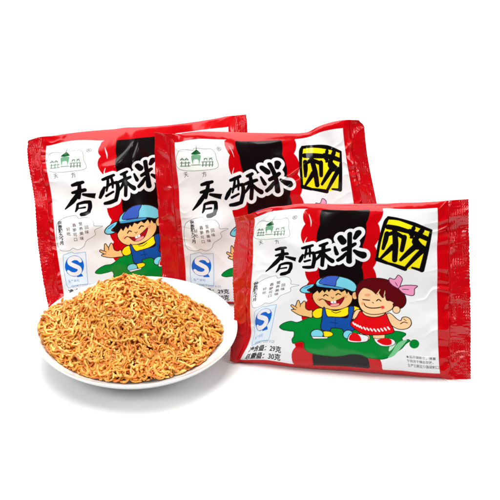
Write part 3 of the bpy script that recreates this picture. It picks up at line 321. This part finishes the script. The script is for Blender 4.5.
# ---------------------------------------------------------------- packet surface
def bulge(u, v, B):
    a = np.clip((u+4)/140., 0, 1); t = np.clip((v+4)/128., 0, 1)
    return B*(1-np.abs(2*a-1)**2.6)**.75*(1-np.abs(2*t-1)**np.where(t < .5, 6.5, 3.2))**.6
def fold(u, v, A): return -A*np.clip((3-u)/18., 0, 1)**1.4*np.clip((v+2)/20., 0, 1)   # an end that bends back
def cubic_w(f):
    return [-.5*f+f*f-.5*f**3, 1-2.5*f*f+1.5*f**3, .5*f+2*f*f-1.5*f**3, -.5*f*f+.5*f**3]
class Film:
    def __init__(s, d, seed, creases, soft, pl, pr):
        s.soft, s.pl, s.pr = soft, pl, pr
        s.g = np.array(d['g']).reshape(17, 19, 2); s.B = d['B']; s.A = d['A']; s.seed = seed; s.cr = creases
        y, t = math.radians(d['yaw']), math.radians(d['tilt'])
        s.ex = np.array([math.cos(y), math.sin(y), 0]); nb = np.array([-math.sin(y), math.cos(y), 0])
        s.ey = np.array([0, 0, 1.])*math.cos(t)+nb*math.sin(t); s.n = np.cross(s.ex, s.ey)
        s.o = np.array(d['o'])
    def plane(s, u, v):
        a = np.clip((u+15)/9., 0, 18-1e-6); b = np.clip((v+4)/8., 0, 16-1e-6)
        ai = a.astype(int); bi = b.astype(int); wa = cubic_w(a-ai); wb = cubic_w(b-bi)
        gp = np.pad(s.g, ((1, 1), (1, 1), (0, 0)), mode='reflect', reflect_type='odd'); out = 0
        for i in range(4):
            for j in range(4): out = out+gp[bi+j, ai+i]*(wa[i]*wb[j])[..., None]
        return out
    def wr(s, u, v):
        sd = s.seed
        t = np.clip((v+4)/128., 0, 1); mv = 1-np.abs(2*t-1)**10
        dr = np.clip(136-u, 0, 200); dl = np.clip(u+4, 0, 200)
        w = s.soft*(1.8*vnoise(u/36, v/30, sd)+.75*vnoise(u/17+v/40, v/19-u/60, sd+2)+.42*ridge(u/40+v/44, v/34-u/50, sd+5)+.12*vnoise(u/7-v/30, v/8+u/40, sd+6))
        edge = np.clip(np.minimum(u+15, 147-u)/14, 0, 1)
        w = w*(.35+.65*edge)
        for d, k, am in ((dr, 1, s.pr), (dl, 2, s.pl)):            # pleats that run in from the crimped ends
            sk = v/6.5+vnoise(d/9, v/15, sd+k)*.9+d*.05*np.sign(vnoise(v/22, d*0, sd+k))
            w = w+1.5*am*np.exp(-(d/9.)**1.3)*(ridge(sk, d/26, sd+20+k)-.5)*(d > 0)
            w = w+.8*am*np.exp(-(d/22.)**1.5)*vnoise(v/11+d/30, d/30, sd+30+k)
        tt = np.minimum(t, 1-t)*128                # little puckers along the folded top and bottom
        w = w+.5*np.exp(-(tt/6.)**2)*fbm(u/8, v/20, 2, sd+40)
        for (u0, v0, u1, v1, wd, amp) in s.cr:
            dx, dy = u1-u0, v1-v0; L = math.hypot(dx, dy)
            q = np.clip(((u-u0)*dx+(v-v0)*dy)/L/L, 0, 1); dd = np.hypot(u-u0-q*dx, v-v0-q*dy)
            w = w+amp*(np.exp(-(dd/wd)**2*.6) if wd > 1.7 else np.exp(-dd/wd))*np.sin(np.pi*np.clip(q, .04, .96))
        return w*mv
    def pt(s, u, v, off):                          # off: signed extra distance along the film normal
        p = s.plane(u, v); off = off+fold(u, v, s.A)-5*np.clip((2-v)/6., 0, 1)**1.5*np.clip((u+4)/6, 0, 1)*np.clip((136-u)/6, 0, 1)
        q = s.o+p[..., :1]*s.ex+p[..., 1:]*s.ey+off[..., None]*s.n
        q[..., 2] = np.maximum(q[..., 2], .3); return q
def grid_faces(nv, nu, flip=False, base=0):
    i = np.arange(nv*nu).reshape(nv, nu)+base
    f = np.stack([i[:-1, :-1], i[:-1, 1:], i[1:, 1:], i[1:, :-1]], -1).reshape(-1, 4)
    return f[:, ::-1] if flip else f
def mesh(name, co, faces, mat, parent=None, colour=None, smooth=True, ob_loc=None):
    me = bpy.data.meshes.new(name); co = np.asarray(co, np.float32)*K
    if ob_loc is not None: co = co-np.array(ob_loc, np.float32)*K
    faces = np.asarray(faces, np.int32); n = len(faces); k = faces.shape[1]
    me.vertices.add(len(co)); me.vertices.foreach_set('co', co.ravel())
    me.loops.add(n*k); me.loops.foreach_set('vertex_index', faces.ravel())
    me.polygons.add(n); me.polygons.foreach_set('loop_start', np.arange(0, n*k, k, dtype=np.int32))
    me.polygons.foreach_set('use_smooth', np.full(n, smooth)); me.update(calc_edges=True)
    if colour is not None:
        at = me.color_attributes.new('print', 'FLOAT_COLOR', 'POINT')
        c4 = np.ones((len(co), 4), np.float32); c4[:, :3] = colour; at.data.foreach_set('color', c4.ravel())
    me.materials.append(mat)
    o = bpy.data.objects.new(name, me); COL.objects.link(o)
    if parent is not None: o.parent = parent
    elif ob_loc is not None: o.location = [x*K for x in ob_loc]
    return o

# ---------------------------------------------------------------- materials
def mat(name, base=None, attr=None, rough=.4, spec=.5, coat=0, coat_r=.1, noise=None, bump=None, sss=0):
    m = bpy.data.materials.new(name); m.use_nodes = True; nt = m.node_tree; b = nt.nodes['Principled BSDF']
    if base is not None: b.inputs['Base Color'].default_value = (*base, 1)
    b.inputs['Roughness'].default_value = rough; b.inputs['Specular IOR Level'].default_value = spec
    b.inputs['Coat Weight'].default_value = coat; b.inputs['Coat Roughness'].default_value = coat_r
    tc = nt.nodes.new('ShaderNodeTexCoord')
    src = None
    if attr:
        a = nt.nodes.new('ShaderNodeAttribute'); a.attribute_name = attr; src = a.outputs['Color']
        nt.links.new(src, b.inputs['Base Color'])
    if noise:                                      # (scale, dark factor, detail)
        n = nt.nodes.new('ShaderNodeTexNoise'); n.inputs['Scale'].default_value = noise[0]; n.inputs['Detail'].default_value = noise[2]
        nt.links.new(tc.outputs['Object'], n.inputs['Vector'])
        mr = nt.nodes.new('ShaderNodeMapRange'); mr.inputs[1].default_value = .3; mr.inputs[2].default_value = .7
        mr.inputs[3].default_value = noise[1]; mr.inputs[4].default_value = 1
        nt.links.new(n.outputs['Fac'], mr.inputs[0])
        mx = nt.nodes.new('ShaderNodeMix'); mx.data_type = 'RGBA'; mx.blend_type = 'MULTIPLY'; mx.inputs[0].default_value = 1
        if src: nt.links.new(src, mx.inputs[6])
        else: mx.inputs[6].default_value = (*base, 1)
        nt.links.new(mr.outputs[0], mx.inputs[7]); nt.links.new(mx.outputs[2], b.inputs['Base Color'])
    if bump:                                       # (scale, strength, distance)
        n = nt.nodes.new('ShaderNodeTexNoise'); n.inputs['Scale'].default_value = bump[0]; n.inputs['Detail'].default_value = 3
        nt.links.new(tc.outputs['Object'], n.inputs['Vector'])
        bp = nt.nodes.new('ShaderNodeBump'); bp.inputs['Strength'].default_value = bump[1]; bp.inputs['Distance'].default_value = bump[2]
        nt.links.new(n.outputs['Fac'], bp.inputs['Height']); nt.links.new(bp.outputs['Normal'], b.inputs['Normal'])
    if sss:
        b.inputs['Subsurface Weight'].default_value = sss; b.inputs['Subsurface Radius'].default_value = (1, .5, .2); b.inputs['Subsurface Scale'].default_value = .03
    return m
M_FILM = mat('printed_film', attr='print', rough=.15, spec=.2, coat=.13, coat_r=.05, bump=(9, .1, .01))
M_SEAL = mat('crimped_film', base=lin((194,2,14)), rough=.19, spec=.42, coat=.16, coat_r=.06, bump=(22, .3, .01))
M_PLATE = mat('porcelain', base=(.86, .86, .85), rough=.12, spec=.5, coat=.3, coat_r=.03)
M_NOODLE = mat('fried_noodle', attr='print', rough=.3, spec=.55, coat=.2, coat_r=.2, noise=(16, .9, 3), bump=(60, .45, .012), sss=.08)
M_TABLE = mat('white_table', base=(.9, .9, .9), rough=.55, spec=.2)

# ---------------------------------------------------------------- packets
def build_packet(d, seed, label, creases, soft, pl, pr, ribs, teeth, corner):
    f = Film(d, seed, creases, soft, pl, pr)
    root = bpy.data.objects.new('snack_packet', None); COL.objects.link(root)
    base = f.o*K; root.location = base
    root['label'] = label; root['category'] = 'snack packet'; root['group'] = 'red foil snack packets'
    uu = np.linspace(U0, U1, NU); vv = np.linspace(V0, V1, NV); u, v = np.meshgrid(uu, vv)
    w = f.wr(u, v)
    F = f.pt(u, v, bulge(u, v, f.B)+w)
    ub, vb = np.meshgrid(np.linspace(U0, U1, 143), np.linspace(V0, V1, 129))
    Bk = f.pt(ub, vb, -.45*bulge(ub, vb, f.B)+f.wr(ub, vb)*.9-.05)
    co = np.r_[F.reshape(-1, 3), Bk.reshape(-1, 3)]-f.o
    fc = np.r_[grid_faces(NV, NU), grid_faces(129, 143, True, NV*NU)]
    col = np.r_[paint(d['date']).reshape(-1, 3), np.where(((ub > 6) & (ub < 124) & (vb > 6) & (vb < 112))[..., None], PAL['wh'], PAL['red']).reshape(-1, 3)]
    mesh('pouch', co, fc, M_FILM, root, col)
    for side in (0, 1):                            # the two crimped ends
        n1, n2 = 60, 900
        s_, v_ = np.meshgrid(np.linspace(0, 1, n1), np.linspace(V0, V1, n2))
        tri = np.abs(((v_+vnoise(v_/9, v_*0, seed))/2.3) % 1-.5)*2
        outer = 11.0-tri*.75*teeth[side]-.25*vnoise(v_/4, v_*0, seed+3)
        if side: outer = outer-corner*4*np.exp(-((124-v_)/2.6)**2)+corner*1.1*(v_ < 91)
        if side == 0: us = -4.2-s_*(outer-.2)
        else: us = 136.2+s_*outer
        wv = f.wr(us, v_)
        prof = np.clip(np.minimum(s_*12, (1-s_)*9), 0, 1)*ribs[side]
        rib = .30*np.sin(s_*11/1.25*2*math.pi+vnoise(v_/14, s_*2, seed+6)*.8)*prof*(.5+.5*ridge(v_/5, s_*3, seed+7))*np.clip(.55+1.4*vnoise(v_/11, s_*1.5, seed+17), 0, 1.2)
        facet = (.25+.75*(pr if side else pl))*.9*(ridge(v_/7.5+s_*2.2*vnoise(v_/17, s_*.7, seed+2), s_*1.7, seed+18+side)-.5)*(1-s_*.55)*np.clip(s_*6, 0, 1)
        bow0 = facet
        rough = .16*fbm(v_/1.6, s_*4, 2, seed+8)*prof
        bow = 1.4*s_*vnoise(v_/24, s_*0, seed+12+side)+.9*s_**2*vnoise(v_/9, s_, seed+14+side)
        bow = bow+bow0
        Ft = f.pt(us, v_, wv+bow+rib+rough+.22); Bt = f.pt(us, v_, wv+bow-rib+rough-.22)
        co = np.r_[Ft.reshape(-1, 3), Bt.reshape(-1, 3)]-f.o
        N = n1*n2; i = np.arange(N).reshape(n2, n1); fl = side == 0
        fc = [grid_faces(n2, n1, fl), grid_faces(n2, n1, not fl, N)]
        for e in (i[:, -1], i[:, 0], i[0], i[-1]): fc.append(np.stack([e[:-1], e[1:], e[1:]+N, e[:-1]+N], -1))
        mesh('end_seal', co, np.concatenate(fc), M_SEAL, root)
    return root
# creases: (u0, v0, u1, v1, width, height)
build_packet(PACKETS['F'], 3, 'front packet lying nearest, right of the plate, its whole boy and girl picture showing',
    [(38, 117, 50, 103, .6, .8), (-14, 57, 3, 60, 2.2, -1.8), (-14, 60, 4, 86, 2.0, 1.5), (0, 34, -4, 66, 3, 1.0), (10, 118, 4, 70, 6, -2.4), (2, 20, 14, 60, 6, 1.8), (60, -2, 128, 10, 2.5, .8), (20, 104, 42, 78, 6, 1.5), (100, -1, 60, 6, 1.5, -.6)], .8, .9, 1.6, (.4, .7), (.6, .6), 0)
build_packet(PACKETS['M'], 8, 'middle packet standing behind the nearest one, its yellow stamp by a rumpled top corner',
    [(100, 122, 94, 96, 3, -1.3), (70, 82, 98, 99, .8, .9), (74, 78, 100, 92, .7, .6), (112, 122, 120, 86, 5, -2.4), (4, 94, 34, 56, 7, -3.0), (6, 42, 38, 70, 6, 2.6), (28, 8, 34, 50, 6, -1.8), (-10, 45, 6, 48, 1.2, .7), (60, 114, 92, 116, 2, .5)], 1.4, .5, 1.0, (.12, .35), (.05, .25), 1)
build_packet(PACKETS['L'], 15, 'leftmost packet standing behind the plate, its right side hidden by another packet',
    [(46, 92, 63, 117, .9, 1.1), (66, 116, 61, 94, .8, .9), (40, 96, 58, 100, 2, .7), (0, 84, 36, 66, 7, -2.8), (4, 48, 42, 60, 5, 2.2), (18, 68, 44, 46, 4, 1.5), (30, 40, 36, 10, 6, -1.8), (100, 122, 126, 108, 4, 1.5)], 1.3, .7, 1.0, (.5, .3), (.6, .3), 0)

# ---------------------------------------------------------------- plate
PX, PY = -80.0, -154.5
def lathe(name, prof, matl, loc, seg=160):
    p = cr(prof, False, 6)*np.array([.977, .95]); n = len(p); a = np.linspace(0, 2*math.pi, seg, endpoint=False)
    co = np.stack([p[:, 0][:, None]*np.cos(a), p[:, 0][:, None]*np.sin(a), np.repeat(p[:, 1][:, None], seg, 1)], -1).reshape(-1, 3)
    i = np.arange(n*seg).reshape(n, seg); j = np.roll(i, -1, 1)
    fc = np.stack([i[:-1], j[:-1], j[1:], i[1:]], -1).reshape(-1, 4)[:, ::-1]
    o = mesh(name, co, fc, matl); o.location = [x*K for x in loc]
    return o
plate = lathe('plate', [(.01, 5.2), (20, 5.2), (36, 5.6), (46, 7.6), (56, 12), (64, 17.2), (70, 21.8), (72, 23.6), (72.6, 24.3), (72.9, 23.9), (72.4, 22.6), (70, 19.6), (64, 14.4), (56, 8.9), (47, 4.6), (42, 2.4), (41, .4), (39.6, .05), (38.4, .4), (37.5, 2.6), (20, 2.9), (.01, 2.9)], M_PLATE, (PX, PY, 0))
plate['label'] = 'round white porcelain plate under the heap of fried noodles'; plate['category'] = 'plate'

# ---------------------------------------------------------------- heap of fried noodle pieces
HX, HY = 3.0, 12.0                                  # the peak sits a little behind the plate's middle
RIM = ([0, 40, 55, 63, 68.5, 71.2], [5.1, 5.9, 11.6, 16.5, 21.1, 22.8])
def heap(x, y):
    rimq = np.interp(np.hypot(x, y), *RIM); x = x+5.; y = (y-3.5)*1.21
    ang = np.arctan2(y-HY, x-HX)
    dx, dy = x-HX, y-HY; d = np.hypot(dx, dy)
    c_, s_ = np.cos(ang), np.sin(ang); R = 64.5     # distance from the peak to the heap's edge along this direction
    bq = HX*c_+HY*s_; edge = -bq+np.sqrt(np.maximum(bq*bq-(HX*HX+HY*HY-R*R), 1))
    q = np.clip(d/edge, 0, 1.2)
    h = rimq*np.clip(q, 0, 1)**2+20*(1-np.clip(q, 0, 1)**2)+1.4+PEAK*(1-np.clip(q, 0, 1)**1.75)
    return h+2.6*vnoise(x/14, y/16, 4)*(1-q*.6)+1.9*vnoise(x/5.5, y/6.5, 5)*(1-.5*np.clip(q, 0, 1)), q
PEAK = 28.5
xs = np.linspace(-66, 66, 110); gx, gy = np.meshgrid(xs, xs); gh, gq = heap(gx, gy)
rr = np.hypot(gx, gy); gh = np.where(gq > .94, np.interp(rr, [0, 40, 56, 64, 70], [6, 6, 12.4, 17, 18]), gh-6)
hco = np.stack([gx, gy, gh], -1).reshape(-1, 3); hfc = grid_faces(110, 110)
keep = (np.hypot(gx+5, (gy-3.5)*1.21) < 56).reshape(-1)[hfc].all(1); hfc = hfc[keep]
hcol = np.tile(np.array(lin((200, 104, 24))), (len(hco), 1))
cos_, fcs_, cls_ = [hco], [hfc], [hcol]; nb = len(hco)
NS, SEG, SD = 4300, 14, 6
tones = [lin((248,168,58)), lin((251,186,78)), lin((243,152,44)), lin((253,206,108)), lin((226,122,30)), lin((249,176,66))]
for k in range(NS):
    a = rng.uniform(0, 2*math.pi); r = 60.5*math.sqrt(rng.uniform(0, 1)); x, y = r*math.cos(a)*1.035-5, r*math.sin(a)*.855+3.5
    depth = rng.uniform(-4.0, 3.0)
    if rng.random() < .04: depth += 1.6
    L = rng.uniform(4, 17); st = L/(SEG-1); th = rng.uniform(0, 2*math.pi); kap = rng.normal(0, .13); zz = rng.uniform(0, 6.28); zf = rng.uniform(.15, .6); za = rng.uniform(.3, 2.0)
    slope = rng.normal(0, .14); px = []; X, Y = x, y; dz = 0
    for i in range(SEG):
        px.append((X, Y, dz+za*math.sin(zz+zf*i*st))); kap += rng.normal(0, .08); kap = max(-.5, min(.5, kap)); th += kap*st
        X += st*math.cos(th); Y += st*math.sin(th); dz += slope*st
    px = np.array(px); px[:, :2] -= px[:, :2].mean(0)-np.array([x, y]); px[:, 2] -= px[:, 2].mean()
    ck = rng.uniform(.15, .5)*np.sin(np.arange(SEG)*st*rng.uniform(1.3, 2.1)+zz); tg = np.gradient(px[:, :2], axis=0); tg /= np.linalg.norm(tg, axis=1)[:, None]+1e-9
    px[:, 0] -= tg[:, 1]*ck; px[:, 1] += tg[:, 0]*ck
    qx, qy = px[:, 0]+4.3, (px[:, 1]-3.5)*1.21; rad = np.hypot(qx, qy); lim = 65
    sc = np.where(rad > lim, lim/np.maximum(rad, 1e-6), 1); px[:, 0] = qx*sc-4.3; px[:, 1] = qy*sc/1.21+3.5
    cx, cy = px[:, 0].mean(), px[:, 1].mean(); e = 5.
    hs, _ = heap(np.array([cx, cx+e, cx-e, cx, cx]), np.array([cy, cy, cy, cy+e, cy-e])); g = np.array([hs[1]-hs[2], hs[3]-hs[4]])/(2*e)
    gn = np.linalg.norm(g)+1e-6; gd = g/gn; al = (px[:, 0]-cx)*gd[0]+(px[:, 1]-cy)*gd[1]; sq = al*(1-1/math.sqrt(1+gn*gn))
    px[:, 0] -= sq*gd[0]; px[:, 1] -= sq*gd[1]
    h = hs[:1].mean()+(px[:, 0]-cx)*g[0]+(px[:, 1]-cy)*g[1]; rad = np.hypot(px[:, 0], px[:, 1])
    rimz = np.interp(rad, *RIM)+1.0
    z = np.maximum(h+depth, rimz)+px[:, 2]; z = np.maximum(z, rimz)
    c = np.c_[px[:, 0], px[:, 1], z]
    t = np.gradient(c, axis=0); t /= np.linalg.norm(t, axis=1)[:, None]+1e-9
    n1 = np.cross(t, [.1, .2, 1]); n1 /= np.linalg.norm(n1, axis=1)[:, None]+1e-9; n2 = np.cross(t, n1)
    R0 = rng.uniform(.7, 1.1); ar = np.linspace(0, 2*math.pi, SD, endpoint=False)
    prof = R0*(1+.12*np.sin(np.arange(SEG)*rng.uniform(.6, 1.6)+zz)); prof[0] *= .45; prof[-1] *= .45
    ring = c[:, None]+prof[:, None, None]*(np.cos(ar)[None, :, None]*n1[:, None]+np.sin(ar)[None, :, None]*n2[:, None]*.85)
    cos_.append(ring.reshape(-1, 3))
    i = np.arange(SEG*SD).reshape(SEG, SD)+nb; j = np.roll(i, -1, 1)
    fcs_.append(np.stack([i[:-1], j[:-1], j[1:], i[1:]], -1).reshape(-1, 4)); e0, e1 = i[0], i[-1]
    fcs_.append(np.array([[e0[0], e0[1], e0[2], e0[3]], [e0[0], e0[3], e0[4], e0[5]], [e1[3], e1[2], e1[1], e1[0]], [e1[5], e1[4], e1[3], e1[0]]]))
    base = np.array(tones[rng.integers(len(tones))])*rng.uniform(.88, 1.05)
    if depth < -1.2: base = base*.97+np.array(tones[4])*.03
    toast = np.clip(vnoise(np.arange(SEG)*.35+k, np.full(SEG, k*1.7), 2)*.45, 0, .4)[:, None]
    cc = base*(1-toast)+np.array(lin((206, 108, 28)))*toast
    cls_.append(np.repeat(cc, SD, 0)); nb += SEG*SD
hp = mesh('fried_noodle_heap', np.concatenate(cos_), np.concatenate(fcs_), M_NOODLE, None, np.concatenate(cls_))
hp.location = (PX*K, PY*K, 0)
hp['label'] = 'heap of golden brown crisp fried noodle bits on the white plate'; hp['category'] = 'snack'; hp['kind'] = 'stuff'

# ---------------------------------------------------------------- table: one white sheet that sweeps up far behind
ys = [-520, -300, 0, 400, 900, 1400, 1700, 1900, 2020, 2080, 2100]; zs = [0, 0, 0, 0, 0, 0, 60, 200, 420, 800, 1600]
co = []
for y, z in zip(ys, zs):
    for x in np.linspace(-2200, 2200, 12): co.append((x, y, z))
tb = mesh('table', co, grid_faces(len(ys), 12), M_TABLE); tb['kind'] = 'structure'

# ---------------------------------------------------------------- studio lamps, plus an added backdrop fill
def area(name, loc, aim, size, power, col=(1, 1, 1), size_y=None):
    l = bpy.data.lights.new(name, 'AREA'); l.energy = power; l.color = col; l.size = size*K
    l.shape = 'RECTANGLE'; l.size_y = (size_y or size)*K
    o = bpy.data.objects.new(name, l); COL.objects.link(o); o.location = [x*K for x in loc]
    from mathutils import Vector
    o.rotation_euler = (Vector(aim)-Vector(loc)).to_track_quat('-Z', 'Y').to_euler(); return o
area('overhead_softbox', (-80, -70, 860), (0, -110, 0), 760, LK, (1, .985, .96), 560)
area('front_softbox', (-560, -800, 760), (-20, -90, 60), 320, LF, (.96, .98, 1))
area('side_lamp', (760, -420, 520), (60, -100, 60), 120, LS, (1, 1, 1), 420)
area('added_backdrop_fill', (0, 820, 900), (0, 420, 0), 1100, LB, (1, 1, 1), 500)  # unseen fill, added only to lift the far sheet to white
w = bpy.data.worlds.new('World'); S.world = w; w.use_nodes = True; nt = w.node_tree; bg = nt.nodes['Background']
tc = nt.nodes.new('ShaderNodeTexCoord'); sp = nt.nodes.new('ShaderNodeSeparateXYZ'); nt.links.new(tc.outputs['Generated'], sp.inputs[0])
mr = nt.nodes.new('ShaderNodeMapRange'); mr.inputs[1].default_value = -.75; mr.inputs[2].default_value = .1; mr.inputs[3].default_value = WFRONT; mr.inputs[4].default_value = 1
nt.links.new(sp.outputs['Y'], mr.inputs[0])
cb = nt.nodes.new('ShaderNodeCombineColor')
for i in range(3): nt.links.new(mr.outputs[0], cb.inputs[i])
nt.links.new(cb.outputs[0], bg.inputs['Color']); bg.inputs['Strength'].default_value = WST

# ---------------------------------------------------------------- camera
cam = bpy.data.cameras.new('camera'); cam.sensor_width = 36; cam.lens = 36*2.3; cam.clip_end = 200; cam.clip_start = .1
co_ = bpy.data.objects.new('camera', cam); COL.objects.link(co_)
pitch = math.radians(28.8); D = 960
co_.location = (0, -D*math.cos(pitch)*K, D*math.sin(pitch)*K); co_.rotation_euler = (math.pi/2-pitch, 0, 0)
S.camera = co_
S.view_settings.view_transform = 'Standard'; S.view_settings.look = 'None'; S.view_settings.gamma = 1; S.view_settings.exposure = EXPO
S.cycles.max_bounces = 8
